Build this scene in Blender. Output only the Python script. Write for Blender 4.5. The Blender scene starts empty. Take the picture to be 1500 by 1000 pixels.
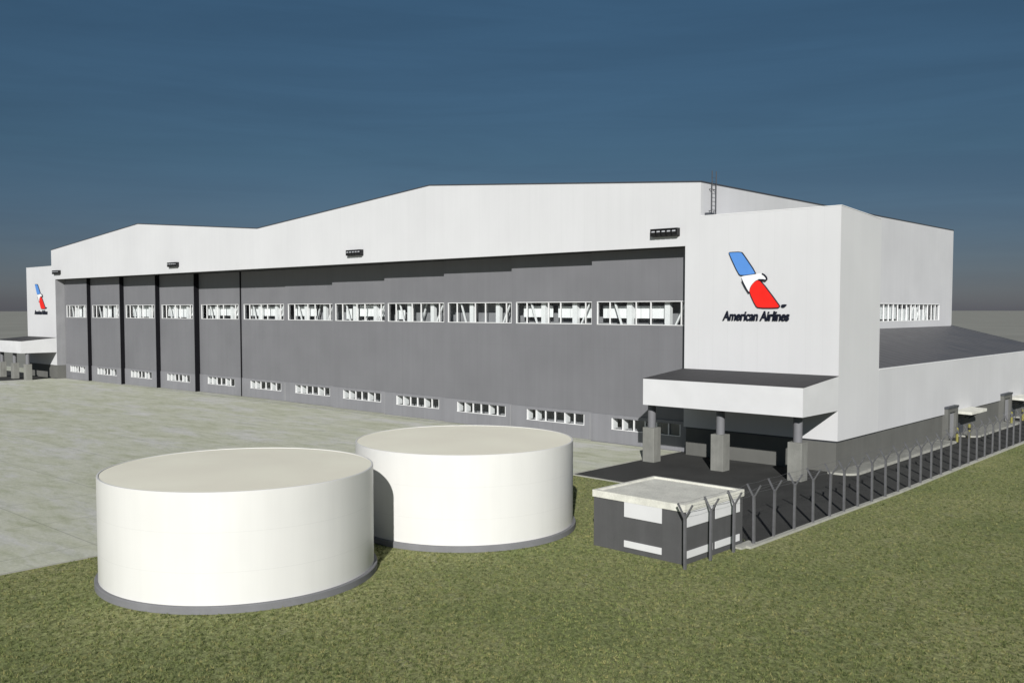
import bpy, bmesh, math, random
from mathutils import Vector
rnd = random.Random(7)
scene = bpy.context.scene
COL = scene.collection
R = math.radians

# ------------------------------------------------------------------ materials
def nd(nt, t, x=0, y=0, **kw):
    n = nt.nodes.new(t); n.location = (x, y)
    for k, v in kw.items(): setattr(n, k, v)
    return n

def ramp(nt, stops):
    r = nd(nt, 'ShaderNodeValToRGB')
    el = r.color_ramp.elements
    while len(el) < len(stops): el.new(.5)
    for e, (p, c) in zip(el, stops):
        e.position = p; e.color = (c[0], c[1], c[2], 1) if not isinstance(c, (int, float)) else (c, c, c, 1)
    return r

def math_n(nt, op, a, b=None):
    m = nd(nt, 'ShaderNodeMath', operation=op)
    for i, v in enumerate((a, b)):
        if v is None: continue
        if isinstance(v, (int, float)): m.inputs[i].default_value = v
        else: nt.links.new(v, m.inputs[i])
    return m.outputs[0]

def mixc(nt, fac, a, b, mode='MIX'):
    m = nd(nt, 'ShaderNodeMix', data_type='RGBA', blend_type=mode)
    for s, v in ((0, fac), (6, a), (7, b)):
        if isinstance(v, (int, float)): m.inputs[s].default_value = v
        elif isinstance(v, tuple): m.inputs[s].default_value = (v[0], v[1], v[2], 1)
        else: nt.links.new(v, m.inputs[s])
    return m.outputs[2]

def noise(nt, vec, scale, detail=5, rough=.55, dist=0):
    n = nd(nt, 'ShaderNodeTexNoise')
    n.inputs['Scale'].default_value = scale; n.inputs['Detail'].default_value = detail
    n.inputs['Roughness'].default_value = rough; n.inputs['Distortion'].default_value = dist
    if vec is not None: nt.links.new(vec, n.inputs['Vector'])
    return n.outputs['Fac']

def mapping(nt, scale=(1, 1, 1), rot=(0, 0, 0)):
    tc = nd(nt, 'ShaderNodeTexCoord'); mp = nd(nt, 'ShaderNodeMapping')
    mp.inputs['Scale'].default_value = scale; mp.inputs['Rotation'].default_value = rot
    nt.links.new(tc.outputs['Object'], mp.inputs['Vector'])
    return mp.outputs[0]

def lines(nt, vec, axis, period, width):
    """1 on thin lines every `period` metres along axis"""
    sp = nd(nt, 'ShaderNodeSeparateXYZ'); nt.links.new(vec, sp.inputs[0])
    f = math_n(nt, 'FRACT', math_n(nt, 'DIVIDE', sp.outputs[axis], period))
    return math_n(nt, 'LESS_THAN', f, width / period)

def base_mat(name):
    m = bpy.data.materials.new(name); m.use_nodes = True
    nt = m.node_tree; b = nt.nodes['Principled BSDF']
    return m, nt, b

def pm(name, col, rough=.6, var=.12, scale=1.2, bump=.0, bscale=30, seams=(), streak=0., metal=0., fine=0., spec=.35):
    m, nt, b = base_mat(name)
    v = mapping(nt)
    n = noise(nt, v, scale, 6)
    lo = tuple(c * (1 - var) for c in col); hi = tuple(min(.95, c * (1 + var)) for c in col)
    r = ramp(nt, [(.3, lo), (.7, hi)]); nt.links.new(n, r.inputs[0])
    c = r.outputs[0]
    if fine:
        n2 = noise(nt, v, 14, 4, .7)
        r2 = ramp(nt, [(.3, 1 - fine), (.7, 1.)]); nt.links.new(n2, r2.inputs[0])
        c = mixc(nt, 1., c, r2.outputs[0], 'MULTIPLY')
    if streak:
        vs = mapping(nt, (1.6, 1.6, .09))
        n3 = noise(nt, vs, 1.0, 6, .65)
        r3 = ramp(nt, [(.42, 1 - streak), (.62, 1.)]); nt.links.new(n3, r3.inputs[0])
        c = mixc(nt, 1., c, r3.outputs[0], 'MULTIPLY')
    bh = None
    for ax, per, w, dark in seams:
        l = lines(nt, v, ax, per, w)
        c = mixc(nt, math_n(nt, 'MULTIPLY', l, dark), c, (col[0] * .3, col[1] * .3, col[2] * .3))
    nt.links.new(c, b.inputs['Base Color'])
    rr = ramp(nt, [(.3, max(0, rough - .1)), (.7, min(1, rough + .1))]); nt.links.new(n, rr.inputs[0])
    nt.links.new(rr.outputs[0], b.inputs['Roughness'])
    b.inputs['Metallic'].default_value = metal
    b.inputs['Specular IOR Level'].default_value = spec
    if bump:
        nb = noise(nt, v, bscale, 5, .6)
        bp = nd(nt, 'ShaderNodeBump'); bp.inputs['Strength'].default_value = bump; bp.inputs['Distance'].default_value = .05
        nt.links.new(nb, bp.inputs['Height']); nt.links.new(bp.outputs[0], b.inputs['Normal'])
    return m

M = {}
M['clad'] = pm('white_cladding', (.625, .625, .633), .55, .025, .15, seams=((0, 1.2, .03, .06),), streak=.018)
M['clad_side'] = pm('white_cladding_side', (.60, .60, .613), .55, .03, .2, seams=((1, 1.2, .03, .06),), streak=.025)
M['white'] = pm('white_paint', (.67, .67, .675), .5, .03, .8)
M['frame'] = pm('white_frame', (.8, .8, .8), .5, .03, 1)
M['view_board'] = pm('white_view_board', (.93, .93, .93), .7, .02, 1, seams=((0, 1.1, .12, .25),))  # boards standing in for the bright interior seen through the windows
M['door'] = pm('grey_door_sheet', (.180, .180, .191), .55, .05, .25, bump=.02, bscale=8, seams=((0, 1.6, .025, .14), (2, 3.9, .02, .10)), streak=.04)
M['kick'] = pm('grey_kick_panel', (.238, .238, .254), .5, .05, .4, seams=((0, 1.6, .03, .2),), streak=.06, fine=.05)
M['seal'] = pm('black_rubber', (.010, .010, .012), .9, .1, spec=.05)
M['interior'] = pm('dark_interior', (.27, .27, .28), .8, .12, .6)
M['jamb'] = pm('grey_jamb', (.28, .28, .29), .6, .06, .5, streak=.06)
M['plinth'] = pm('grey_plinth', (.138, .138, .128), .75, .06, .5, bump=.03, bscale=20, streak=.05, fine=.05)
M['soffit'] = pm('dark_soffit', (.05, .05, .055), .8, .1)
M['conc'] = pm('concrete', (.27, .27, .247), .8, .12, 1.1, bump=.08, bscale=25, streak=.15, fine=.12)
M['column'] = pm('painted_column', (.17, .17, .18), .6, .06, 1)
M['flash'] = pm('dark_flashing', (.06, .065, .075), .5, .1, 2)
M['canopy_roof'] = pm('dark_membrane', (.056, .055, .058), .8, .18, 1.5, seams=((0, 1.0, .04, .3),), fine=.15)
M['roof'] = pm('grey_metal_roof', (.16, .16, .17), .5, .1, .6, seams=((0, .8, .05, .4),))
M['annex_roof'] = pm('dark_metal_roof', (.125, .123, .13), .55, .12, .5, seams=((1, 1.6, .5, .42),), fine=.12)
M['tank'] = pm('cream_tank_steel', (.725, .718, .69), .42, .02, .4, streak=.025, spec=.4, seams=((2, 1.466, .02, .10),))
M['tank_roof'] = pm('cream_tank_roof', (.94, .895, .75), .75, .03, .3, fine=.03)
M['ring'] = pm('grey_ring_concrete', (.20, .20, .21), .75, .1, 1, bump=.06, fine=.1)
M['hut'] = pm('dark_grey_render', (.092, .092, .094), .8, .07, 1.2, bump=.04, bscale=30, streak=.1, fine=.08)
M['slab'] = pm('pale_weathered_concrete', (.74, .73, .655), .85, .14, 1.6, bump=.1, bscale=18, fine=.2)
M['gravel'] = pm('roof_gravel', (.74, .73, .66), .95, .12, 1.1, bump=.25, bscale=14, fine=.3)
M['post'] = pm('galvanised_steel', (.155, .155, .163), .5, .12, 3, metal=.25, fine=.08)
M['wire'] = pm('wire', (.16, .16, .165), .5, .1, 3, metal=.3)
M['kerbm'] = pm('pale_kerb', (.43, .425, .38), .85, .14, 1.5, bump=.08, fine=.2)
M['walk'] = pm('weathered_paving', (.30, .30, .275), .9, .25, 2.2, bump=.12, bscale=12, fine=.35)
M['yellow'] = pm('yellow_paint', (.24, .22, .06), .55, .12, 4)
M['bluebin'] = pm('dark_blue_plastic', (.018, .018, .06), .5, .1, 3)
M['black'] = pm('black_metal', (.012, .012, .013), .45, .1, 3)
M['lens'] = pm('lamp_glass', (.45, .46, .48), .2, .05, 5)
M['s_blue'] = pm('sign_blue', (.10, .27, .66), .4, .03, 1)
M['s_red'] = pm('sign_red', (.83, .022, .015), .4, .03, 1)
M['s_dark'] = pm('sign_dark', (.008, .010, .022), .4, .05, 1)
M['s_white'] = pm('sign_white', (.86, .86, .86), .4, .02, 1)
M['ladderm'] = pm('ladder_steel', (.07, .07, .075), .5, .1, 3, metal=.2)

def glass_mat():
    m = bpy.data.materials.new('window_glass'); m.use_nodes = True
    nt = m.node_tree; nt.nodes.clear()
    o = nd(nt, 'ShaderNodeOutputMaterial'); mx = nd(nt, 'ShaderNodeMixShader')
    t = nd(nt, 'ShaderNodeBsdfTransparent'); g = nd(nt, 'ShaderNodeBsdfGlossy')
    t.inputs[0].default_value = (.975, .985, .985, 1); g.inputs['Roughness'].default_value = .04
    lw = nd(nt, 'ShaderNodeLayerWeight'); lw.inputs[0].default_value = .5
    fr = math_n(nt, 'ADD', math_n(nt, 'MULTIPLY', math_n(nt, 'POWER', lw.outputs['Facing'], 4.), .55), .03)
    nt.links.new(fr, mx.inputs[0]); nt.links.new(t.outputs[0], mx.inputs[1]); nt.links.new(g.outputs[0], mx.inputs[2])
    nt.links.new(mx.outputs[0], o.inputs[0])
    return m
M['glass'] = glass_mat()

def grass_mat():
    m, nt, b = base_mat('grass_lawn')
    v = mapping(nt)
    big = noise(nt, v, .13, 4, .6); mid = noise(nt, v, .9, 6, .7); fine = noise(nt, v, 5.5, 5, .75); tiny = noise(nt, v, 17, 4, .8)
    c1 = ramp(nt, [(.28, (.158, .174, .075)), (.42, (.200, .214, .094)), (.58, (.214, .222, .102)), (.74, (.220, .220, .138))]); nt.links.new(mid, c1.inputs[0])
    vf = mapping(nt, (1, 1, 1), (0, 0, R(42))); mp2 = nd(nt, 'ShaderNodeMapping'); mp2.inputs['Scale'].default_value = (.75, 1., 1.); nt.links.new(vf, mp2.inputs[0])
    fine = noise(nt, mp2.outputs[0], 5.2, 3, .6); tiny = noise(nt, v, 13, 3, .7)
    c2 = ramp(nt, [(.34, .62), (.45, .98), (.54, 1.14), (.66, 1.50)]); nt.links.new(fine, c2.inputs[0])
    c3 = ramp(nt, [(.36, .66), (.5, 1.03), (.64, 1.45)]); nt.links.new(tiny, c3.inputs[0])
    c4 = ramp(nt, [(.35, (.80, .86, .80)), (.65, (1.12, 1.09, 1.12))]); nt.links.new(big, c4.inputs[0])
    c = mixc(nt, 1., c1.outputs[0], c2.outputs[0], 'MULTIPLY')
    c = mixc(nt, 1., c, c3.outputs[0], 'MULTIPLY')
    c = mixc(nt, 1., c, c4.outputs[0], 'MULTIPLY')
    # dry yellowish specks
    sp = noise(nt, v, 2.3, 3, .6); rs = ramp(nt, [(.60, 0.), (.72, .45)]); nt.links.new(sp, rs.inputs[0])
    c = mixc(nt, rs.outputs[0], c, (.25, .235, .07))
    nt.links.new(c, b.inputs['Base Color']); b.inputs['Roughness'].default_value = .9
    b.inputs['Specular IOR Level'].default_value = .1
    bp = nd(nt, 'ShaderNodeBump'); bp.inputs['Strength'].default_value = .5; bp.inputs['Distance'].default_value = .06
    nt.links.new(fine, bp.inputs['Height']); nt.links.new(bp.outputs[0], b.inputs['Normal'])
    return m
M['grass'] = grass_mat()

def apron_mat():
    m, nt, b = base_mat('apron_concrete')
    v = mapping(nt); vs = mapping(nt, (.42, 1.25, 1), (0, 0, R(-42)))
    big = noise(nt, vs, .20, 7, .72, .3); mid = noise(nt, vs, .85, 7, .72, .3); fine = noise(nt, v, 6, 5, .75)
    c1 = ramp(nt, [(.32, (.44, .445, .345)), (.43, (.52, .53, .43)), (.52, (.56, .565, .49)), (.58, (.575, .575, .545)), (.70, (.61, .605, .59))]); nt.links.new(big, c1.inputs[0])
    c2 = ramp(nt, [(.34, (.80, .82, .71)), (.50, (1., 1., .97)), (.66, (1.09, 1.08, 1.08))]); nt.links.new(mid, c2.inputs[0])
    c3 = ramp(nt, [(.3, .86), (.7, 1.1)]); nt.links.new(fine, c3.inputs[0])
    c = mixc(nt, 1., c1.outputs[0], c2.outputs[0], 'MULTIPLY'); c = mixc(nt, 1., c, c3.outputs[0], 'MULTIPLY')
    l = math_n(nt, 'MAXIMUM', lines(nt, v, 0, 6.0, .07), lines(nt, v, 1, 6.0, .07))
    c = mixc(nt, math_n(nt, 'MULTIPLY', l, .40), c, (.16, .16, .13))
    nt.links.new(c, b.inputs['Base Color']); b.inputs['Roughness'].default_value = .85
    b.inputs['Specular IOR Level'].default_value = .2
    bp = nd(nt, 'ShaderNodeBump'); bp.inputs['Strength'].default_value = .15; bp.inputs['Distance'].default_value = .03
    nt.links.new(fine, bp.inputs['Height']); nt.links.new(bp.outputs[0], b.inputs['Normal'])
    return m
M['apron'] = apron_mat()
M['asphalt'] = pm('asphalt', (.058, .058, .056), .9, .16, .35, bump=.15, bscale=22, fine=.28, spec=.2)
M['terrain'] = pm('hazy_ground', (.29, .29, .262), .95, .09, .02, fine=.0, spec=.1)  # far grass greyed by haze, the haze put into the colour

# ------------------------------------------------------------------ mesh helpers
class MB:
    def __init__(s): s.bm = bmesh.new()
    def box(s, x0, x1, y0, y1, z0, z1):
        P = [(x0, y0, z0), (x1, y0, z0), (x1, y1, z0), (x0, y1, z0), (x0, y0, z1), (x1, y0, z1), (x1, y1, z1), (x0, y1, z1)]
        v = [s.bm.verts.new(p) for p in P]
        for f in ((0, 3, 2, 1), (4, 5, 6, 7), (0, 1, 5, 4), (1, 2, 6, 5), (2, 3, 7, 6), (3, 0, 4, 7)): s.bm.faces.new([v[i] for i in f])
        return s
    def hexa(s, P):
        v = [s.bm.verts.new(p) for p in P]
        for f in ((0, 3, 2, 1), (4, 5, 6, 7), (0, 1, 5, 4), (1, 2, 6, 5), (2, 3, 7, 6), (3, 0, 4, 7)): s.bm.faces.new([v[i] for i in f])
        return s
    def prism(s, pts, a0, a1, axis='y'):
        """extrude a 2-D outline: axis y -> pts are (x,z); axis x -> (y,z); axis z -> (x,y)"""
        def mk(p, a): return {'y': (p[0], a, p[1]), 'x': (a, p[0], p[1]), 'z': (p[0], p[1], a)}[axis]
        A = [s.bm.verts.new(mk(p, a0)) for p in pts]; B = [s.bm.verts.new(mk(p, a1)) for p in pts]
        n = len(pts)
        s.bm.faces.new(A); s.bm.faces.new(B[::-1])
        for i in range(n): s.bm.faces.new([A[i], B[i], B[(i + 1) % n], A[(i + 1) % n]])
        return s
    def bar(s, a, b, w, d=None, up=(0, 0, 1)):
        a = Vector(a); b = Vector(b); d = d or w; t = (b - a).normalized(); u = Vector(up)
        if abs(t.dot(u)) > .95: u = Vector((0, 1, 0))
        x = t.cross(u).normalized() * w / 2; y = x.normalized().cross(t) * d / 2
        return s.hexa([a - x - y, a + x - y, a + x + y, a - x + y, b - x - y, b + x - y, b + x + y, b - x + y])
    def cyl(s, c, r, z0, z1, n=24, r1=None, cap=True):
        r1 = r if r1 is None else r1
        A = [s.bm.verts.new((c[0] + r * math.cos(6.28318531 * i / n), c[1] + r * math.sin(6.28318531 * i / n), z0)) for i in range(n)]
        B = [s.bm.verts.new((c[0] + r1 * math.cos(6.28318531 * i / n), c[1] + r1 * math.sin(6.28318531 * i / n), z1)) for i in range(n)]
        for i in range(n): s.bm.faces.new([A[i], A[(i + 1) % n], B[(i + 1) % n], B[i]])
        if cap: s.bm.faces.new(B); s.bm.faces.new(A[::-1])
        return s
    def tube(s, pts, r, n=6):
        pts = [Vector(p) for p in pts]; rings = []
        for i, p in enumerate(pts):
            t = (pts[min(i + 1, len(pts) - 1)] - pts[max(i - 1, 0)]).normalized()
            u = Vector((0, 0, 1)) if abs(t.z) < .9 else Vector((1, 0, 0))
            x = t.cross(u).normalized(); y = x.cross(t)
            rings.append([s.bm.verts.new(p + (x * math.cos(6.2832 * k / n) + y * math.sin(6.2832 * k / n)) * r) for k in range(n)])
        for a, b in zip(rings, rings[1:]):
            for k in range(n): s.bm.faces.new([a[k], a[(k + 1) % n], b[(k + 1) % n], b[k]])
        s.bm.faces.new(rings[0][::-1]); s.bm.faces.new(rings[-1])
        return s
    def lathe(s, c, prof, n=128):
        rings = []
        for r, z in prof:
            rings.append([s.bm.verts.new((c[0] + r * math.cos(6.28318531 * k / n), c[1] + r * math.sin(6.28318531 * k / n), z)) for k in range(n)] if r > 1e-6 else [s.bm.verts.new((c[0], c[1], z))])
        for a, b in zip(rings, rings[1:]):
            for k in range(n):
                q = [a[k % len(a)], a[(k + 1) % len(a)], b[(k + 1) % len(b)], b[k % len(b)]]
                f = []
                for e in q:
                    if e not in f: f.append(e)
                if len(f) > 2: s.bm.faces.new(f)
        return s
    def build(s, name, mat, parent=None, smooth=False, bevel=0):
        bmesh.ops.recalc_face_normals(s.bm, faces=s.bm.faces[:])
        if bevel:
            bmesh.ops.bevel(s.bm, geom=s.bm.edges[:], offset=bevel, segments=2, affect='EDGES', profile=.7)
        me = bpy.data.meshes.new(name); s.bm.to_mesh(me); s.bm.free()
        if smooth:
            me.polygons.foreach_set('use_smooth', [True] * len(me.polygons))
            me.set_sharp_from_angle(angle=R(35))
        me.materials.append(mat)
        o = bpy.data.objects.new(name, me); COL.objects.link(o)
        if parent is not None: o.parent = parent
        return o

def tag(o, label=None, cat=None, group=None, kind=None):
    if label: o['label'] = label
    if cat: o['category'] = cat
    if group: o['group'] = group
    if kind: o['kind'] = kind
    return o

def empty(name, loc, label, cat, group=None, rz=0):
    o = bpy.data.objects.new(name, None); COL.objects.link(o); o.empty_display_size = .5
    o.location = loc; o.rotation_euler = (0, 0, rz)
    return tag(o, label, cat, group)

def copy_tree(o, parent=None):
    c = o.copy(); COL.objects.link(c)
    if parent is not None: c.parent = parent
    for ch in list(o.children): copy_tree(ch, c)
    return c

# ------------------------------------------------------------------ measured dimensions (metres)
XM, XT, XL = 1.3, 11.97, -115.5          # main volume side, outer side of the corner block, left door jamb
XLE, XTL = -116.8, -127.1
ZH, ZE, ZK, ZT, ZC, ZB = 15.76, 20.38, 22.73, 17.88, 6.5, 2.15
YT, YF = 7.05, 57.7
XV = -57.75

# ------------------------------------------------------------------ setting: ground
def sheet(name, polys, z, mat, thick=None):
    b = MB()
    for pts in polys:
        if thick: b.prism(pts, z - thick, z, 'z')
        else: b.bm.faces.new([b.bm.verts.new((x, y, z)) for x, y in pts])
    o = b.build(name, mat); tag(o, kind='structure'); return o

sheet('terrain', [[(-6000, -400), (6000, -400), (6000, 9000), (-6000, 9000)]], -.012, M['terrain'])
sheet('grass', [[(-70, -170), (150, -170), (150, 72), (17.0, 72), (17.0, -1), (-3, -1), (-70, -1)]], -.004, M['grass'])
sheet('apron', [[(-170, -170), (-3.7, -170), (-3.7, -14), (-.9, -14), (-.9, 7), (-170, 7)]], .012, M['apron'])
sheet('road', [[(-.9, -12.35), (3.6, -12.55), (11.2, -20.2), (17.25, -21.4), (17.45, 0), (17.35, 72), (11, 72), (11, 1), (-.9, 1)],
               [(-170, -30), (-117.2, -30), (-117.2, -.2), (-115.6, -.2), (-115.6, 2), (-170, 2)]], .02, M['asphalt'])
# pale kerb edging between asphalt and lawn, and beside the apron
def strip(pts, w, z0, z1, mb):
    for (a, b_) in zip(pts, pts[1:]):
        a = Vector((a[0], a[1], 0)); b_ = Vector((b_[0], b_[1], 0)); t = (b_ - a).normalized(); n = Vector((-t.y, t.x, 0)) * w / 2
        mb.prism([(a - n)[:2], (b_ - n)[:2], (b_ + n)[:2], (a + n)[:2]], z0, z1, 'z')
kb = MB(); strip([(17.17, -22.0), (17.35, -11.5), (17.52, -4), (17.45, 8), (17.35, 70)], .24, 0, .11, kb)
tag(kb.build('kerb', M['kerbm']), kind='structure')
kb = MB(); strip([(-.95, -12.38), (3.6, -12.62), (11.2, -20.3)], .18, 0, .05, kb)
strip([(-1.0, -12.3), (-1.0, 1.3)], .12, 0, .035, kb); strip([(-3.72, -120), (-3.72, -14.1)], .10, 0, .025, kb)
tag(kb.build('kerb', M['kerbm']), kind='structure')
# paved strips along the side wall, with rounded kerbed ends
def walk_outline(y0, y1, x_in, x_out, r0, r1):
    pts = [(x_in, y0)]
    for k in range(9):
        a = R(-90 + 90 * k / 8); pts.append((x_out - r0 + r0 * math.cos(a), y0 + r0 + r0 * math.sin(a)))
    for k in range(9):
        a = R(90 * k / 8); pts.append((x_out - r1 + r1 * math.cos(a), y1 - r1 + r1 * math.sin(a)))
    pts.append((x_in, y1)); return pts
for (y0, y1, xo, r0, r1) in ((-.65, 20.6, 13.4, 1.1, .3), (24.7, 39.0, 13.75, .9, .3), (43.4, 70, 13.75, .9, .3)):
    out = walk_outline(y0, y1, 11.6, xo, r0, r1)
    inn = walk_outline(y0 + .2, y1 - .2, 11.6, xo - .2, r0 - .15, r1 - .1)
    tag(MB().prism(inn, 0, .135, 'z').build('pavement', M['walk']), kind='structure')
    k = MB()
    for i in range(len(out) - 1):
        k.hexa([(*inn[i], 0), (*out[i], 0), (*out[i + 1], 0), (*inn[i + 1], 0), (*inn[i], .15), (*out[i], .15), (*out[i + 1], .15), (*inn[i + 1], .15)])
    tag(k.build('kerb', M['kerbm']), kind='structure')

# ------------------------------------------------------------------ hangar
hangar = empty('hangar', (0, 0, 0), 'long white twin gabled aircraft hangar with twelve tall grey sliding doors', 'hangar')
fas = MB().prism([(XL, ZH), (0, ZH), (0, ZT), (XM, ZT), (XM, ZE), ((XM + XV) / 2, ZK), (XV, ZE), ((XLE + XV) / 2, ZK), (XLE, ZE), (XLE, ZT), (XL, ZT)], 0, .35, 'y')
fas.build('front_wall', M['clad'], hangar)
# coping along the gable line
cp = MB()
line = [(XM + .03, ZE), ((XM + XV) / 2, ZK), (XV, ZE), ((XLE + XV) / 2, ZK), (XLE - .03, ZE)]
for a, b_ in zip(line, line[1:]):
    cp.prism([(a[0], a[1] + .004), (b_[0], b_[1] + .004), (b_[0], b_[1] + .11), (a[0], a[1] + .11)], -.03, .42, 'y')
cp.build('coping', M['flash'], hangar)
cp = MB().box(XM - .40, XM + .03, .425, YF + .03, ZE + .004, ZE + .11)
cp.build('coping', M['flash'], hangar)
# roofs
rf = MB()
rline = [(XM - .36, ZE), line[1], line[2], line[3], (XLE + .36, ZE)]
for a, b_ in zip(rline, rline[1:]):
    rf.prism([(a[0], a[1] - .25), (b_[0], b_[1] - .25), (b_[0], b_[1] - .45), (a[0], a[1] - .45)], .352, YF - .35, 'y')
rf.build('roof', M['roof'], hangar)
# right side wall with its band of windows
SWY0, SWY1, SWZ0, SWZ1 = 14.0, 53.3, 9.72, 11.65
sw = MB()
sw.box(XM - .35, XM, .352, YF, 0, SWZ0).box(XM - .35, XM, .352, YF, SWZ1, ZE)
sw.box(XM - .35, XM, .352, SWY0, SWZ0, SWZ1).box(XM - .35, XM, SWY1, YF, SWZ0, SWZ1)
side_wall = sw.build('side_wall', M['clad_side'], hangar)
MB().box(XLE, XLE + .35, .352, YF, 0, ZE).build('side_wall', M['clad_side'], hangar)
MB().prism([(XLE + .352, 0), (XM - .352, 0), (XM - .352, ZE), ((XM + XV) / 2, ZK - .5), (XV, ZE - .5), ((XLE + XV) / 2, ZK - .5), (XLE + .352, ZE)], YF - .348, YF, 'y').build('rear_wall', M['clad'], hangar)
# side window band: frame, panes, posts, added white boards for the bright interior
f = MB()
f.box(XM - .30, XM + .02, SWY0, SWY1, SWZ0 - .002, SWZ0 + .09).box(XM - .30, XM + .02, SWY0, SWY1, SWZ1 - .09, SWZ1 + .002)
y = SWY0
k = 0
while y < SWY1 - .3:
    f.box(XM - .12, XM - .03, y, y + (.20 if k % 4 == 3 else .08), SWZ0 + .09, SWZ1 - .09); y += 1.31; k += 1
f.box(XM - .12, XM - .03, SWY1 - .1, SWY1, SWZ0 + .09, SWZ1 - .09)
wf = f.build('window_frame', M['frame'], side_wall)
MB().box(XM - .15, XM - .14, SWY0, SWY1, SWZ0 + .09, SWZ1 - .09).build('window_pane', M['glass'], side_wall)
MB().box(XM - 1.6, XM - 1.5, SWY0 - 1, SWY1 + 1, SWZ0 - 1, SWZ1 + 1).build('inner_lining', M['interior'], side_wall)
for (a, b_, z0, z1) in ((SWY0, 40.6, .28, 1.71), (41.4, 43.9, .1, 1.35), (43.9, 44.4, .1, 1.55), (45.0, 47.0, .25, 1.55), (47.9, 50.1, .1, 1.3), (50.1, 50.6, .1, 1.7), (52.3, 52.75, .1, 1.75)):
    MB().box(XM - .42, XM - .38, a, b_, SWZ0 + z0, SWZ0 + z1).build('bright_view_board', M['view_board'], side_wall)
for (a, b_) in ((44.6, 45.6), (47.8, 46.7), (46.4, 47.6), (50.0, 48.9)):
    MB().bar((XM - .27, a, SWZ0), (XM - .27, b_, SWZ1), .13).build('wall_brace', M['frame'], side_wall)
# soffit over the door recess and end jambs
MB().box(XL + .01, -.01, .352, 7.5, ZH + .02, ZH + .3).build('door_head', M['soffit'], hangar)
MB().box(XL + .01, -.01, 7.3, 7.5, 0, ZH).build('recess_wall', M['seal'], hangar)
# jamb of the left corner block and of the right one
j = MB().box(XL, XL + .06, .01, 7.2, ZB, ZH + .0).build('door_jamb', M['jamb'], hangar)
MB().box(XL, XL + .05, .01, 7.2, 0, ZB - .003).build('jamb_plinth', M['plinth'], hangar)

# ---- sliding doors
SET = [1.4, 1.85, 2.35, 2.85, 3.45, 3.5, 3.4, 2.95, 2.55, 2.2, 1.8, 1.3]
EDGE = [-115.4, -107.0, -96.95, -87.1, -77.4, -67.1, -57.3, -47.5, -38.0, -28.6, -19.3, -9.8, -.06]
BOARDS = [ [(.36, .50, .05, .95)],
       [(.36, .53, .05, .95), (.60, .97, .12, .92)],
       [(.05, .30, .12, .9), (.34, .74, .10, .92), (.80, .99, .22, .9)],
       [(.03, .26, .16, .9), (.30, .72, .10, .92), (.78, .99, .22, .85)],
       [(.03, .98, .24, .86)],
       [(.03, .98, .24, .84)],
       [(.03, .50, .25, .85)],
       [(.10, .22, .1, .7), (.38, .68, .27, .9), (.74, .97, .27, .85)],
       [(.06, .20, .12, .62)],
       [],
       [(.02, .42, .30, .82), (.49, .96, .28, .80)],
       [(.0, .70, .28, .80)] ]
UZ0, UZ1 = 9.75, 11.66
LZ0, LZ1 = 1.16, 2.10
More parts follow.
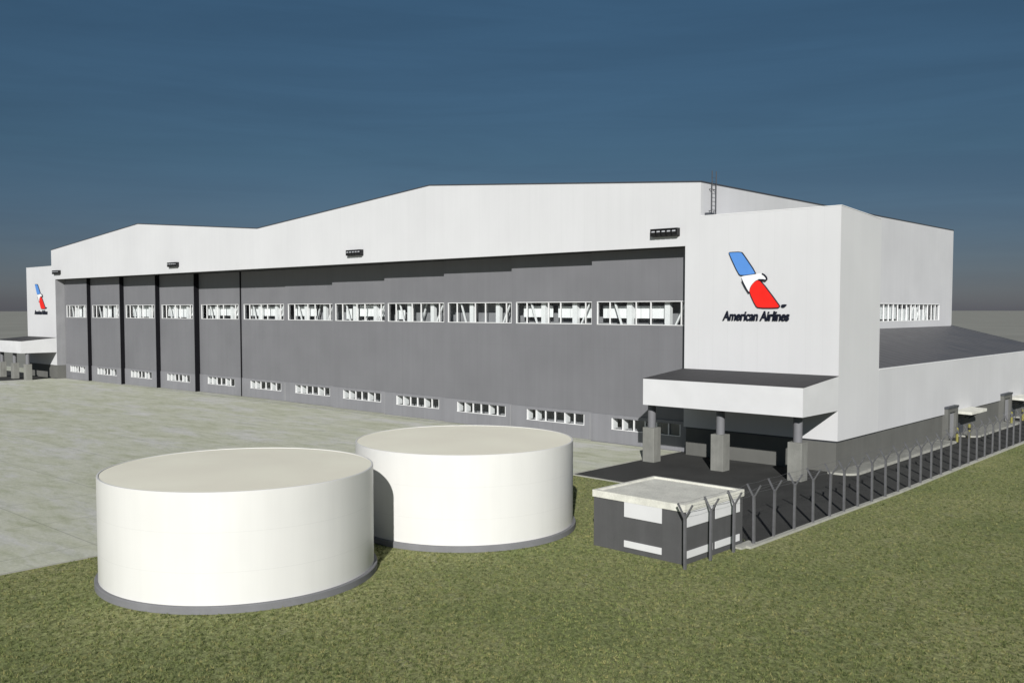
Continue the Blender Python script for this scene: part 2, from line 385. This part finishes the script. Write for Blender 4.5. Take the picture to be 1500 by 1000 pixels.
def make_door(i):
    d = SET[i]; x0, x1 = EDGE[i], EDGE[i + 1]
    left = i < 5
    if left: x1 -= .14
    x0 += .02; x1 -= .02
    y0, y1 = d, d + .32; top = ZH - .02
    wl, wr = x0 + .55, x1 - (.42 if left or i == 5 else .30)
    kz = 2.36
    b = MB()
    b.box(x0, x1, y0, y1, kz, UZ0).box(x0, x1, y0, y1, UZ1, top)
    b.box(x0, wl, y0, y1, UZ0, UZ1).box(wr, x1, y0, y1, UZ0, UZ1)
    door = b.build('hangar_door', M['door'], hangar)
    # kick panel with its window opening
    lw = x1 - x0
    a0, a1 = x0 + lw * .20, x0 + lw * .86
    if i >= 5 and i < 11: a0, a1 = x0 + lw * (.20), x0 + lw * .89
    if i == 11: a0, a1 = x0 + lw * .22, x0 + lw * .90
    ky = y0 - .07
    q = MB()
    q.box(x0, x1, ky, y1, 0.03, LZ0).box(x0, x1, ky, y1, LZ1, kz - .003).box(x0, a0, ky, y1, LZ0, LZ1).box(a1, x1, ky, y1, LZ0, LZ1)
    q.build('kick_panel', M['kick'], door)
    MB().box(x0 + .05, x1 - (.6 if left else .05), y1 + 1.2, y1 + 1.26, .2, UZ1 + .8).build('inner_lining', M['interior'], door)
    # upper frame with mullions
    f = MB()
    fy0, fy1 = y0 - .03, y0 + .12
    f.box(wl, wr, fy0, fy1, UZ0 - .002, UZ0 + .055).box(wl, wr, fy0, fy1, UZ1 - .055, UZ1 + .002)
    L = wr - wl
    for t in (0, .145, .44, .60, .92, 1):
        w = .065; c = wl + t * (L - w)
        f.box(c, c + w, fy0 + .02, fy1 - .01, UZ0 + .07, UZ1 - .07)
    f.build('window_frame', M['frame'], door)
    # structural posts and braces standing behind the glass
    for t in (.335, .745):
        c = wl + t * L
        MB().box(c - .24, c + .24, y0 + .40, y0 + .80, UZ0 - .6, UZ1 + .3).build('window_post', M['frame'], door)
    braces = [(.17, .26, 1, .36), (.83, .955, 0, .36)]
    if i in (6, 7, 8): braces += [(.50, .60, 0, .9), (.70, .78, 1, .9)]
    for (t0, t1, dn, dy) in braces:
        za, zb = (UZ1 + .1, UZ0 - .1) if dn else (UZ0 - .1, UZ1 + .1)
        MB().bar((wl + t0 * L, y0 + dy, za), (wl + t1 * L, y0 + dy, zb), .13).build('door_brace', M['frame'], door)
    for (s0, s1, z0, z1) in BOARDS[i]:  # added white boards in place of the bright hangar interior beyond
        h = UZ1 - UZ0
        MB().box(wl + s0 * L, wl + s1 * L, y0 + .86, y0 + .9, UZ0 + z0 * h, UZ0 + z1 * h).build('bright_view_board', M['view_board'], door)
    MB().box(wl, wr, y0 + .16, y0 + .17, UZ0, UZ1).build('window_pane', M['glass'], door)
    # low windows: sill, deep white fins, pane
    g = MB()
    n = 6; A = a1 - a0
    g.box(a0, a1, ky - .02, ky + .1, LZ0, LZ0 + .05)
    for k in range(n + 1):
        c = a0 + A * k / n
        c = min(max(c, a0 + .04), a1 - .04)
        deep = .75 if k in (0, 1, 4) else .14
        g.box(c - .045, c + .045, ky + .02, ky + deep, LZ0 + .05, LZ1)
    g.build('low_window_frame', M['frame'], door)
    MB().box(a0, a1, ky + .16, ky + .17, LZ0, LZ1).build('low_window_pane', M['glass'], door)
    if left:
        MB().box(x1 + .004, x1 + .11, y0 - .07, y1 + 1.3 if i < 4 else y1 + .1, 0.02, top).build('door_seal', M['seal'], door)
    elif i in (5, 7, 9, 10):
        for e in (.45, .22): MB().box(x1 - e, x1 - e + .12, ky - .035, ky - .003, .05, kz - .1).build('door_guide', M['jamb'], door)
    return door
for i in range(12): make_door(i)
# floor rails in front of the doors
for yy in (1.30, 1.9, 2.6, 3.3, 4.05): MB().box(XL + .1, -.1, yy - .16, yy - .10, .01, .03).build('door_track', M['post'], hangar)

# ---- corner blocks, each with plinth, coping and front entrance canopy
def corner_block(dx, mirror=False):
    b = MB()
    yt = YT
    # cladding shell, proud of the plinth
    b.hexa([(0, 0, ZB), (XT, 0, ZB), (XT, yt, ZB), (0, yt, ZB), (0, 0, ZT), (XT, 0, ZT), (XT, yt, ZT - .42), (0, yt, ZT - .42)])
    for v in b.bm.verts: v.co.x += dx
    blk = b.build('corner_block', M['clad'], hangar)
    w = XT if not mirror else -XL + XTL + 127.1 - .0
    MB().box(dx + .12, dx + XT - .14, .14, yt, 0, ZB - .003).build('plinth', M['plinth'], blk)
    MB().box(dx + .10, dx + XT - .12, .12, yt, ZB - .12, ZB - .004).build('shadow_strip', M['flash'], blk)  # added dark strip drawing the shadow line below the cladding
    c = MB()
    c.hexa([(dx + XM + .004, -.02, ZT + .004), (dx + XT + .02, -.02, ZT + .004), (dx + XT + .02, .22, ZT + .004), (dx + XM + .004, .22, ZT + .004),
            (dx + XM + .004, -.02, ZT + .055), (dx + XT + .02, -.02, ZT + .055), (dx + XT + .02, .22, ZT + .055), (dx + XM + .004, .22, ZT + .055)])
    c.hexa([(dx + XT - .2, .222, ZT + .001), (dx + XT + .02, .222, ZT + .001), (dx + XT + .02, yt + .02, ZT - .40), (dx + XT - .2, yt + .02, ZT - .40),
            (dx + XT - .2, .222, ZT + .052), (dx + XT + .02, .222, ZT + .052), (dx + XT + .02, yt + .02, ZT - .35), (dx + XT - .2, yt + .02, ZT - .35)])
    c.build('parapet_coping', M['frame'], blk)
    return blk
def corner_block_left():
    x0, x1 = XTL, XL
    b = MB().hexa([(x0, 0, ZB), (x1, 0, ZB), (x1, YT, ZB), (x0, YT, ZB), (x0, 0, ZT), (x1, 0, ZT), (x1, YT, ZT - .42), (x0, YT, ZT - .42)])
    blk = b.build('corner_block', M['clad'], hangar)
    MB().box(x0 + .14, x1 - .003, .14, YT, 0, ZB - .003).build('plinth', M['plinth'], blk)
    MB().box(x0 - .02, XLE - .004, -.02, .22, ZT + .004, ZT + .055).build('parapet_coping', M['frame'], blk)
corner_block(0); corner_block_left()

CL, CZ0, CZ1 = 5.35, 4.22, 6.08
def canopy(x0, x1, cols):
    b = MB()
    # front fascia, side fascias (tops rise to the wall), soffit
    b.box(x0, x1, -CL, -CL + .2, CZ0, CZ1)
    for xa, xb in ((x0, x0 + .2), (x1 - .2, x1)):
        b.hexa([(xa, -CL + .2, CZ0), (xb, -CL + .2, CZ0), (xb, -.004, CZ0), (xa, -.004, CZ0), (xa, -CL + .2, CZ1), (xb, -CL + .2, CZ1), (xb, -.004, ZC + .03), (xa, -.004, ZC + .03)])
    cn = b.build('entrance_canopy', M['white'], hangar)
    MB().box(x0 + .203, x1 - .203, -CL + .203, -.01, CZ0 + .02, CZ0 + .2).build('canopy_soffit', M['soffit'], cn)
    e = .012
    MB().hexa([(x0 - e, -CL - e, CZ1 + .003), (x1 + e, -CL - e, CZ1 + .003), (x1 + e, -.004, ZC + .033), (x0 - e, -.004, ZC + .033),
               (x0 - e, -CL - e, CZ1 + .03), (x1 + e, -CL - e, CZ1 + .03), (x1 + e, -.004, ZC + .06), (x0 - e, -.004, ZC + .06)]).build('canopy_roof', M['canopy_roof'], cn)
    for cx in cols:
        cy = -4.25
        MB().cyl((cx, cy), .29, 2.5, CZ0 + .018, 28).build('column', M['column'], cn, smooth=True)
        p = MB().box(cx - .48, cx + .48, cy - .45, cy + .45, 0, 2.5)
        p.build('column_footing', M['conc'], cn, bevel=.03)
canopy(-.06, XT, (-.03 + .0, 5.55, 11.15))
canopy(XTL, XL, (-126.6, -121.2, -115.95))

# doors at the back of the entrances and the roof ladder
ld = MB()
for yy in (1.15, 1.75):
    ld.tube([(XM + .25, yy, ZT - .1), (XM + .25, yy, ZE + .95)], .036, 8)
for k in range(10): ld.tube([(XM + .25, 1.15, ZT + .25 + k * .3), (XM + .25, 1.75, ZT + .25 + k * .3)], .011, 6)
for zz in (ZT + .5, ZE - .4):
    for yy in (1.15, 1.75): ld.bar((XM + .004, yy, zz), (XM + .25, yy, zz), .05)
ld.build('roof_ladder', M['ladderm'], hangar)
MB().box(XM + .004, XM + .5, .55, 1.05, ZT - .08, ZT + .30).build('roof_vent', M['flash'], hangar)

# ------------------------------------------------------------------ annex along the right side
annex = empty('annex_building', (XT, 30, 0), 'low white annex wall with dark lean-to roof behind the hangar corner', 'building')
def A(mb): 
    for v in mb.bm.verts: v.co.x -= XT; v.co.y -= 30
    return mb
ZP = 6.62
PORT = [(21.7, 24.3), (38.2, 41.1)]
wa = MB(); 
wa.box(XT - .3, XT, YT + .004, YF, ZB, ZP)
A(wa).build('wall', M['clad_side'], annex)
pl = MB(); pl.box(XT - .6, XT - .14, YT + .004, YF - .1, 0, ZB - .003)
A(pl).build('plinth', M['plinth'], annex)
A(MB().box(XT - .6, XT - .12, YT + .004, YF - .1, ZB - .10, ZB - .004)).build('shadow_strip', M['flash'], annex)  # dark strip added as the cladding's shadow line on the plinth
# lean-to roof
ar = MB().hexa([(XM + .004, YT + .004, 8.75), (XT - .302, YT + .004, 6.25), (XT - .302, YF - .2, 6.25), (XM + .004, YF - .2, 8.75),
                (XM + .004, YT + .004, 9.05), (XT - .302, YT + .004, 6.55), (XT - .302, YF - .2, 6.55), (XM + .004, YF - .2, 9.05)])
A(ar).build('roof', M['annex_roof'], annex)
A(MB().hexa([(XM + .004, YF - .197, 0), (XT - .302, YF - .197, 0), (XT - .302, YF, 0), (XM + .004, YF, 0),
             (XM + .004, YF - .197, 9.14), (XT - .302, YF - .197, 6.64), (XT - .302, YF, 6.64), (XM + .004, YF, 9.14)])).build('gable_wall', M['flash'], annex)
A(MB().box(XT - .32, XT + .02, YT + .03, YF + .02, ZP + .004, ZP + .06)).build('parapet_coping', M['frame'], annex)
A(MB().box(XT - 1.2, XT - .65, YT + .01, YF - .3, 0, 6.0)).build('inner_lining', M['interior'], annex)
for n, (a, b_) in enumerate(PORT):
    p = MB().box(XT - .3, XT + .32, a, a + .45, 0, 2.62).box(XT - .3, XT + .32, b_ - .45, b_, 0, 2.62).box(XT - .3, XT + .32, a + .45, b_ - .45, 2.3, 2.62)
    po = A(p).build('door_portal', M['plinth'], annex)
    A(MB().box(XT - .3, XT + .37, a - .05, b_ + .05, 2.623, 2.80)).build('portal_cap', M['flash'], po)
    A(MB().box(XT + .05, XT + .10, a + .452, b_ - .452, .02, 2.29)).build('portal_door', M['jamb'], po)
    c0, c1 = b_ + .25, b_ + 4.6
    c = MB().hexa([(XT + .004, c0, 2.02), (XT + 1.35, c0, 1.98), (XT + 1.35, c1, 1.98), (XT + .004, c1, 2.02), (XT + .004, c0, 2.28), (XT + 1.35, c0, 2.22), (XT + 1.35, c1, 2.22), (XT + .004, c1, 2.28)])
    ca = A(c).build('door_canopy', M['slab'], annex)
    for yb in (c0 + .6, c1 - .6): A(MB().bar((XT + .01, yb, 1.3), (XT + 1.1, yb, 1.98), .08)).build('canopy_bracket', M['black'], ca)
    A(MB().box(XT - .2, XT - .09, c0 + .8, c0 + 2.6, .05, 1.95)).build('side_door', M['flash'], annex)

# ------------------------------------------------------------------ bollards by the side doors
def bollard(x, y, label):
    b = empty('bollard', (x, y, 0), label, 'bollard', 'yellow bollards by the side doors')
    MB().cyl((0, 0), .11, 0, 1.15, 16).cyl((0, 0), .11, 1.15, 1.22, 16, .05).build('post', M['yellow'], b, smooth=True)
    MB().cyl((0, 0), .113, .72, .90, 16).build('black_band', M['black'], b, smooth=True)
bollard(13.2, 21.1, 'yellow bollard nearest the camera, left of the first grey side doorway')
bollard(13.2, 24.35, 'yellow bollard just right of the first side doorway, under the near small canopy')
bollard(13.2, 37.4, 'yellow bollard left of the second, farther side doorway')
bollard(13.2, 41.4, 'farthest yellow bollard, just right of the second side doorway')

# ------------------------------------------------------------------ floodlight bars on the fascia
FL = [(-1.67, 'black five-lamp floodlight bar above the doors nearest the right corner block'),
      (-39.4, 'black floodlight bar over the middle doors under the large gable'),
      (-77.3, 'black floodlight bar on the smaller left gable, above the fifth door'),
      (-114.4, 'small far black floodlight bar beside the left corner block')]
first = None
for x, lab in FL:
    if first is None:
        fb = empty('floodlight_bar', (x, 0, 16.84), lab, 'floodlight', 'floodlight bars on the hangar front')
        MB().box(-1.2, 1.2, -.42, -.01, .20, .30).box(-1.2, 1.2, -.10, -.01, -.30, .20).box(-1.2, -1.14, -.42, -.10, -.26, .20).box(1.14, 1.2, -.42, -.10, -.26, .20).build('housing', M['black'], fb)
        for k in range(5):
            cx = -.92 + k * .46
            h = MB().hexa([(cx - .19, -.40, -.27), (cx + .19, -.40, -.27), (cx + .19, -.14, -.29), (cx - .19, -.14, -.29), (cx - .19, -.46, .0), (cx + .19, -.46, .0), (cx + .19, -.14, .13), (cx - .19, -.14, .13)]).build('lamp', M['black'], fb)
            MB().hexa([(cx - .14, -.47, .03), (cx + .14, -.47, .03), (cx + .14, -.42, .03), (cx - .14, -.42, .03), (cx - .14, -.44, .13), (cx + .14, -.44, .13), (cx + .14, -.40, .13), (cx - .14, -.40, .13)]).build('lens', M['lens'], h)
        first = fb
    else:
        c = copy_tree(first); c.location = (x, 0, 16.84); c['label'] = lab

# ------------------------------------------------------------------ wall signs
def sign_geometry():
    # corner points read in metres on the wall plane: origin = (0,z=10)
    sx, sz = 5.19 / 745., 5.19 / 745. * 1.10
    def P(q): return (3.24 + (q[0] - 232) * sx * .985, 10.3 + (905 - q[1]) * .00632)
    return P
def outline(P, pts): return [P(q) for q in pts]
def arc_smooth(pts, it=2):
    for _ in range(it):
        o = []
        n = len(pts)
        for i in range(n):
            a, b_ = pts[i], pts[(i + 1) % n]
            o.append((a[0] * .75 + b_[0] * .25, a[1] * .75 + b_[1] * .25)); o.append((a[0] * .25 + b_[0] * .75, a[1] * .25 + b_[1] * .75))
        pts = o
    return pts
def grow(pts, d):
    cx = sum(p[0] for p in pts) / len(pts); n = len(pts); out = []
    ar = sum(pts[i][0] * pts[(i + 1) % n][1] - pts[(i + 1) % n][0] * pts[i][1] for i in range(n))
    s = 1 if ar > 0 else -1
    for i in range(n):
        a, b_, c = pts[i - 1], pts[i], pts[(i + 1) % n]
        n1 = Vector((b_[1] - a[1], a[0] - b_[0])); n2 = Vector((c[1] - b_[1], b_[0] - c[0]))
        nn = (n1.normalized() + n2.normalized())
        nn = nn.normalized() if nn.length > 1e-6 else n1.normalized()
        out.append((b_[0] + s * nn.x * d, b_[1] + s * nn.y * d))
    return out
def make_sign():
    P = sign_geometry()
    sg = empty('wall_sign', (0, 0, 10), 'large red, white and blue wing emblem with lettering on the near right corner block', 'sign', 'wing emblem signs on the corner blocks')
    def part(name, pts, y0, y1, mat, sm=1):
        q = arc_smooth(outline(P, pts), sm)
        q = [(x, z - 10) for x, z in q]
        return MB().prism(q, y0, y1, 'y').build(name, mat, sg)
    blue = [(305, 150), (312, 146), (440, 146), (462, 168), (610, 386), (592, 396), (450, 408), (418, 385)]
    red = [(548, 600), (552, 560), (585, 500), (628, 470), (662, 466), (872, 745), (878, 764), (860, 774), (650, 774), (618, 748)]
    white = [(455, 424), (480, 414), (600, 402), (670, 392), (700, 402), (732, 434), (738, 462), (722, 466), (690, 455), (650, 458), (612, 474), (572, 515), (548, 560), (546, 604), (520, 560), (472, 470)]
    # dark relief bodies, coloured faces set on them
    def dark(pts, d, dx=0):
        q = grow(arc_smooth(outline(P, pts), 1), d); q = [(x + dx, z - 10) for x, z in q]
        return q
    MB().prism(dark(blue, .055), -.10, -.005, 'y').build('upper_backing', M['s_dark'], sg)
    part('upper_wing', blue, -.125, -.102, M['s_blue'])
    MB().prism(dark(red, .055), -.10, -.005, 'y').build('lower_backing', M['s_dark'], sg)
    part('lower_wing', red, -.125, -.102, M['s_red'])
    part('white_head', white, -.155, -.128, M['s_white'])
    # hooked beak edge and the left edge line
    def ribbon(name, pts, w):
        pts = [P(q) for q in pts]
        L, Rr = [], []
        for i, p in enumerate(pts):
            a = Vector(pts[max(i - 1, 0)]); b_ = Vector(pts[min(i + 1, len(pts) - 1)]); t = (b_ - a).normalized()
            L.append((p[0] - t.y * w / 2, p[1] + t.x * w / 2 - 10)); Rr.append((p[0] + t.y * w / 2, p[1] - t.x * w / 2 - 10))
        m = MB()
        for i in range(len(pts) - 1): m.hexa([(L[i][0], -.17, L[i][1]), (L[i + 1][0], -.17, L[i + 1][1]), (L[i + 1][0], -.10, L[i + 1][1]), (L[i][0], -.10, L[i][1]), (Rr[i][0], -.17, Rr[i][1]), (Rr[i + 1][0], -.17, Rr[i + 1][1]), (Rr[i + 1][0], -.10, Rr[i + 1][1]), (Rr[i][0], -.10, Rr[i][1])])
        return m.build(name, M['s_dark'], sg)
    ribbon('head_edge', [(688, 396), (712, 410), (734, 434), (742, 456), (728, 470), (700, 464), (650, 462)], .11)
    ribbon('wing_edge', [(462, 466), (500, 540), (545, 608)], .08)
    t = arc_smooth([P(q) for q in ((898, 742), (925, 736), (958, 738), (950, 758), (925, 776), (898, 770))], 1)
    MB().prism([(x, z - 10) for x, z in t], -.08, -.005, 'y').build('small_mark', M['s_dark'], sg)
    cu = bpy.data.curves.new('lettering', 'FONT'); cu.body = 'American Airlines'; cu.shear = .22; cu.offset = .022; cu.size = 1.0; cu.extrude = .05
    cu.space_character = .97; cu.resolution_u = 4
    to = bpy.data.objects.new('lettering_src', cu); COL.objects.link(to)
    dg = bpy.context.evaluated_depsgraph_get(); dg.update()
    me = bpy.data.meshes.new_from_object(to.evaluated_get(dg)); bpy.data.objects.remove(to)
    xs = [v.co.x for v in me.vertices]; ys = [v.co.y for v in me.vertices]
    w0, w1, h0, h1 = min(xs), max(xs), min(ys), max(ys)
    for v in me.vertices:
        x = 3.24 + (v.co.x - w0) / (w1 - w0) * 5.19; z = .20 + (v.co.y - h0) / (h1 - h0) * .70; y = -.06 + v.co.z
        v.co = (x, -.055 - v.co.z, z)
    me.name = 'lettering'; me.materials.clear(); me.materials.append(M['s_dark'])
    o = bpy.data.objects.new('lettering', me); COL.objects.link(o); o.parent = sg
    return sg
sign = make_sign()
s2 = copy_tree(sign); s2.location = (-127.1, 0, 10); s2['label'] = 'small distant red, white and blue wing emblem on the far left corner block'

# ------------------------------------------------------------------ storage tanks
def tank(c, label):
    t = empty('storage_tank', (c[0], c[1], 0), label, 'tank', 'round cream storage tanks on the lawn')
    r, h = 5.53, 4.4
    MB().lathe((0, 0), [(r, .22), (r, h), (r - .015, h + .02), (r - .08, h + .02), (r - .085, h - .02)], 160).build('shell', M['tank'], t, smooth=True)
    MB().lathe((0, 0), [(r - .086, h - .004), (r * .5, h + .04), (0, h + .07)], 160).build('roof', M['tank_roof'], t, smooth=True)
    MB().lathe((0, 0), [(r - .05, .0), (r + .145, 0), (r + .145, .25), (r + .12, .275), (r - .05, .275)], 160).build('base_ring', M['ring'], t, smooth=True)
tank((3.135, -39.72), 'nearer cream cylindrical tank, leftmost and larger in view, standing on the lawn')
tank((3.997, -27.30), 'farther cream cylindrical tank behind and right of the nearer one')

# ------------------------------------------------------------------ equipment building
hut = empty('equipment_building', (14.05, -23.9, 0), 'small dark grey flat roofed utility building with pale slab roof and white panels', 'utility building', rz=R(-1.5))
hx, hy = 2.5, 2.42
MB().box(-hx, hx, -hy, hy, 0, 2.30).build('wall', M['hut'], hut)
sl = MB()
e = .05
sl.box(-hx - e, hx + e, -hy - e, hy + e, 2.303, 2.50)
sl.box(-hx - e, hx + e, -hy - e, -hy + .13, 2.5, 2.62).box(-hx - e, hx + e, hy - .13, hy + e, 2.5, 2.62)
sl.box(-hx - e, -hx + .13, -hy + .13, hy - .13, 2.5, 2.62).box(hx - .13, hx + e, -hy + .13, hy - .13, 2.5, 2.62)
rs = sl.build('roof_slab', M['slab'], hut)
MB().box(-hx + .135, hx - .135, -hy + .135, hy - .135, 2.503, 2.535).build('roof_gravel', M['gravel'], rs)
def panel(x0, x1, z0, z1, side=False, low=False):
    b = MB()
    if not side:
        b.box(x0, x1, -hy - .035, -hy + .02, z0, z1)
    else:
        b.box(hx - .02, hx + .035, x0, x1, z0, z1)
    return b.build('vent_panel' if low else 'window_panel', M['white'], hut)
panel(-.72, 1.32, 1.62, 2.30); panel(-.72, 1.32, .24, .54, low=True)
for a, b_ in ((-2.3, -.22), (.02, 2.12)):
    panel(a, b_, 1.62, 2.30, True); panel(a, b_, .26, .58, True, True)
# small concrete pad at the building's corner
tag(MB().prism([(16.58, -22.4), (17.05, -22.4), (17.1, -20.9), (16.58, -20.9)], .0, .09, 'z').build('pavement', M['kerbm']), kind='structure')

# ------------------------------------------------------------------ fence
PTS = [(16.85, -26.93), (16.92, -24.95), (17.0, -23.05), (17.08, -21.3), (17.13, -19.4), (17.17, -17.3), (17.24, -15.3), (17.30, -13.4), (17.36, -11.7), (17.41, -9.95), (17.47, -8.1), (17.52, -6.2), (17.53, -4.2)]
yy = -2.3
while yy < 40:
    PTS.append((17.53 - .2 * min(1, (yy + 2.3) / 30), yy)); yy += 1.98
fence = empty('fence', (16.85, -26.93, 0), 'long line of grey steel fence posts with forked tops along the lawn kerb', 'fence')
def L(p): return (p[0] - 16.85, p[1] + 26.93)
first = None
pm_ = None
for n, p in enumerate(PTS):
    x, y = L(p)
    if first is None:
        b = MB().box(-.054, .054, -.054, .054, 0, 2.28)
        first = b.build('post', M['post'], fence)
        for s in (-1, 1):
            MB().bar((s * .02, 0, 2.2), (s * .36, 0, 2.78), .07, .06, (0, 1, 0)).build('arm', M['post'], first)
        o = first
    else:
        o = copy_tree(first, fence)
    o.location = (x, y, 0 if n < 3 else .08)
    o.rotation_euler = (R(rnd.uniform(-.8, .8)), R(rnd.uniform(-.8, .8)), R(rnd.uniform(-3, 3)))
# thin barbed strands along the arms
for s in (-1, 1):
    for t in (.45, .98):
        pts = []
        for n, p in enumerate(PTS):
            x, y = L(p); b0 = 0 if n < 3 else .08
            pts.append((x + s * (.02 + .34 * t), y, b0 + 2.2 + .58 * t + .01))
            if n < len(PTS) - 1:
                x2, y2 = L(PTS[n + 1]); pts.append(((x + x2) / 2 + s * (.02 + .34 * t), (y + y2) / 2, b0 + 2.2 + .58 * t - .03))
        MB().tube(pts, .006, 4).build('barbed_wire', M['wire'], fence)

# ------------------------------------------------------------------ grass tufts growing on the lawn
def grass_tufts(count):
    rg = random.Random(11)
    cols = [('dark_blades', (.075, .095, .035)), ('green_blades', (.160, .186, .068)), ('dry_blades', (.250, .240, .10))]
    verts, faces, mi = [], [], []
    cx, cy = 37.7, -60.8
    made = 0
    while made < count:
        a = R(42.3 + rg.uniform(-31, 33)); d = 20 + 75 * rg.random() ** 1.7
        x = cx - d * math.sin(a); y = cy + d * math.cos(a)
        if x < -3.55 and y < 0: continue
        if y > -12.8 + max(0., 0) and x < 17.6: continue
        if x < 17.4 and y > -20.5 and x + y > -9.3: continue
        if (x - 3.135) ** 2 + (y + 39.72) ** 2 < 5.75 ** 2 or (x - 3.997) ** 2 + (y + 27.3) ** 2 < 5.75 ** 2: continue
        if 11.3 < x < 16.7 and -26.6 < y < -21.2: continue
        if x < 17.75 and y > -22.6 and x > 16.5: continue
        made += 1
        m = rg.choices((0, 1, 2), (.35, .45, .20))[0]
        s = rg.uniform(.6, 1.25)
        for _ in range(4):
            t = rg.uniform(0, 6.283); bx = x + rg.uniform(-.06, .06) * s; by = y + rg.uniform(-.06, .06) * s
            w = rg.uniform(.010, .020) * s; h = rg.uniform(.035, .085) * s; l = rg.uniform(.3, .9) * h; lt = rg.uniform(0, 6.283)
            n = len(verts)
            verts += [(bx - w * math.cos(t), by - w * math.sin(t), -.006), (bx + w * math.cos(t), by + w * math.sin(t), -.006), (bx + l * math.cos(lt), by + l * math.sin(lt), h)]
            faces.append((n, n + 1, n + 2)); mi.append(m)
    me = bpy.data.meshes.new('grass_tufts'); me.from_pydata(verts, [], faces)
    for nme, c in cols: me.materials.append(pm(nme, c, .9, .15, .8, spec=.1))
    me.polygons.foreach_set('material_index', mi)
    o = bpy.data.objects.new('grass_tufts', me); COL.objects.link(o)
    tag(o, 'short green and dry grass tufts covering the lawn', 'grass', kind='stuff')
grass_tufts(70000)

# ------------------------------------------------------------------ light, sky, camera
SUN_DIR = Vector((-.535, .711, -.42)).normalized()
sun = bpy.data.lights.new('sun', 'SUN'); sun.energy = 4.8; sun.angle = R(.5); sun.color = (1., .985, .955)
so = bpy.data.objects.new('sun', sun); COL.objects.link(so)
so.rotation_euler = SUN_DIR.to_track_quat('-Z', 'Y').to_euler()

w = bpy.data.worlds.new('World'); scene.world = w; w.use_nodes = True
nt = w.node_tree; nt.nodes.clear()
out = nd(nt, 'ShaderNodeOutputWorld'); bg = nd(nt, 'ShaderNodeBackground'); bg.inputs[1].default_value = .06
sky = nd(nt, 'ShaderNodeTexSky', sky_type='NISHITA'); sky.sun_disc = False
sky.sun_elevation = math.asin(-SUN_DIR.z); sky.sun_rotation = math.atan2(-SUN_DIR.x, -SUN_DIR.y)
sky.altitude = 300; sky.air_density = 1.0; sky.dust_density = .6; sky.ozone_density = 2.0
tc = nd(nt, 'ShaderNodeTexCoord'); sp = nd(nt, 'ShaderNodeSeparateXYZ'); nt.links.new(tc.outputs['Generated'], sp.inputs[0])
mp = nd(nt, 'ShaderNodeMapping'); mp.inputs['Scale'].default_value = (1.3, 1.3, 16); nt.links.new(tc.outputs['Generated'], mp.inputs[0])
n1 = noise(nt, mp.outputs[0], 2.2, 6, .6, .6)
tint = ramp(nt, [(0., (.285, .305, .47)), (.05, (.275, .31, .43)), (.16, (.275, .37, .43)), (.34, (.37, .52, .56)), (.55, (.26, .38, .42)), (1., (.12, .18, .22))])
SKYRAMP = tint
zz = math_n(nt, 'ADD', sp.outputs[2], math_n(nt, 'MULTIPLY', math_n(nt, 'SUBTRACT', n1, .5), .03))
nt.links.new(zz, tint.inputs[0])
cr = ramp(nt, [(.35, .955), (.65, 1.045)]); nt.links.new(n1, cr.inputs[0])
c = mixc(nt, 1., sky.outputs[0], tint.outputs[0], 'MULTIPLY'); c = mixc(nt, 1., c, cr.outputs[0], 'MULTIPLY')
nt.links.new(c, bg.inputs[0]); nt.links.new(bg.outputs[0], out.inputs[0])

cam = bpy.data.cameras.new('camera'); co = bpy.data.objects.new('camera', cam); COL.objects.link(co)
cam.sensor_width = 36; cam.lens = 1365.576 / 1500 * 36; cam.clip_end = 20000; cam.clip_start = .5
cam.shift_y = 20.514 / 1500
co.location = (37.728, -60.756, 11.0)
co.rotation_euler = (R(90 - 2.820), 0, R(42.322))
scene.camera = co
scene.view_settings.view_transform = 'Standard'; scene.view_settings.look = 'None'
scene.view_settings.exposure = 0; scene.view_settings.gamma = 1
scene.cycles.max_bounces = 6; scene.cycles.diffuse_bounces = 2; scene.cycles.transparent_max_bounces = 12
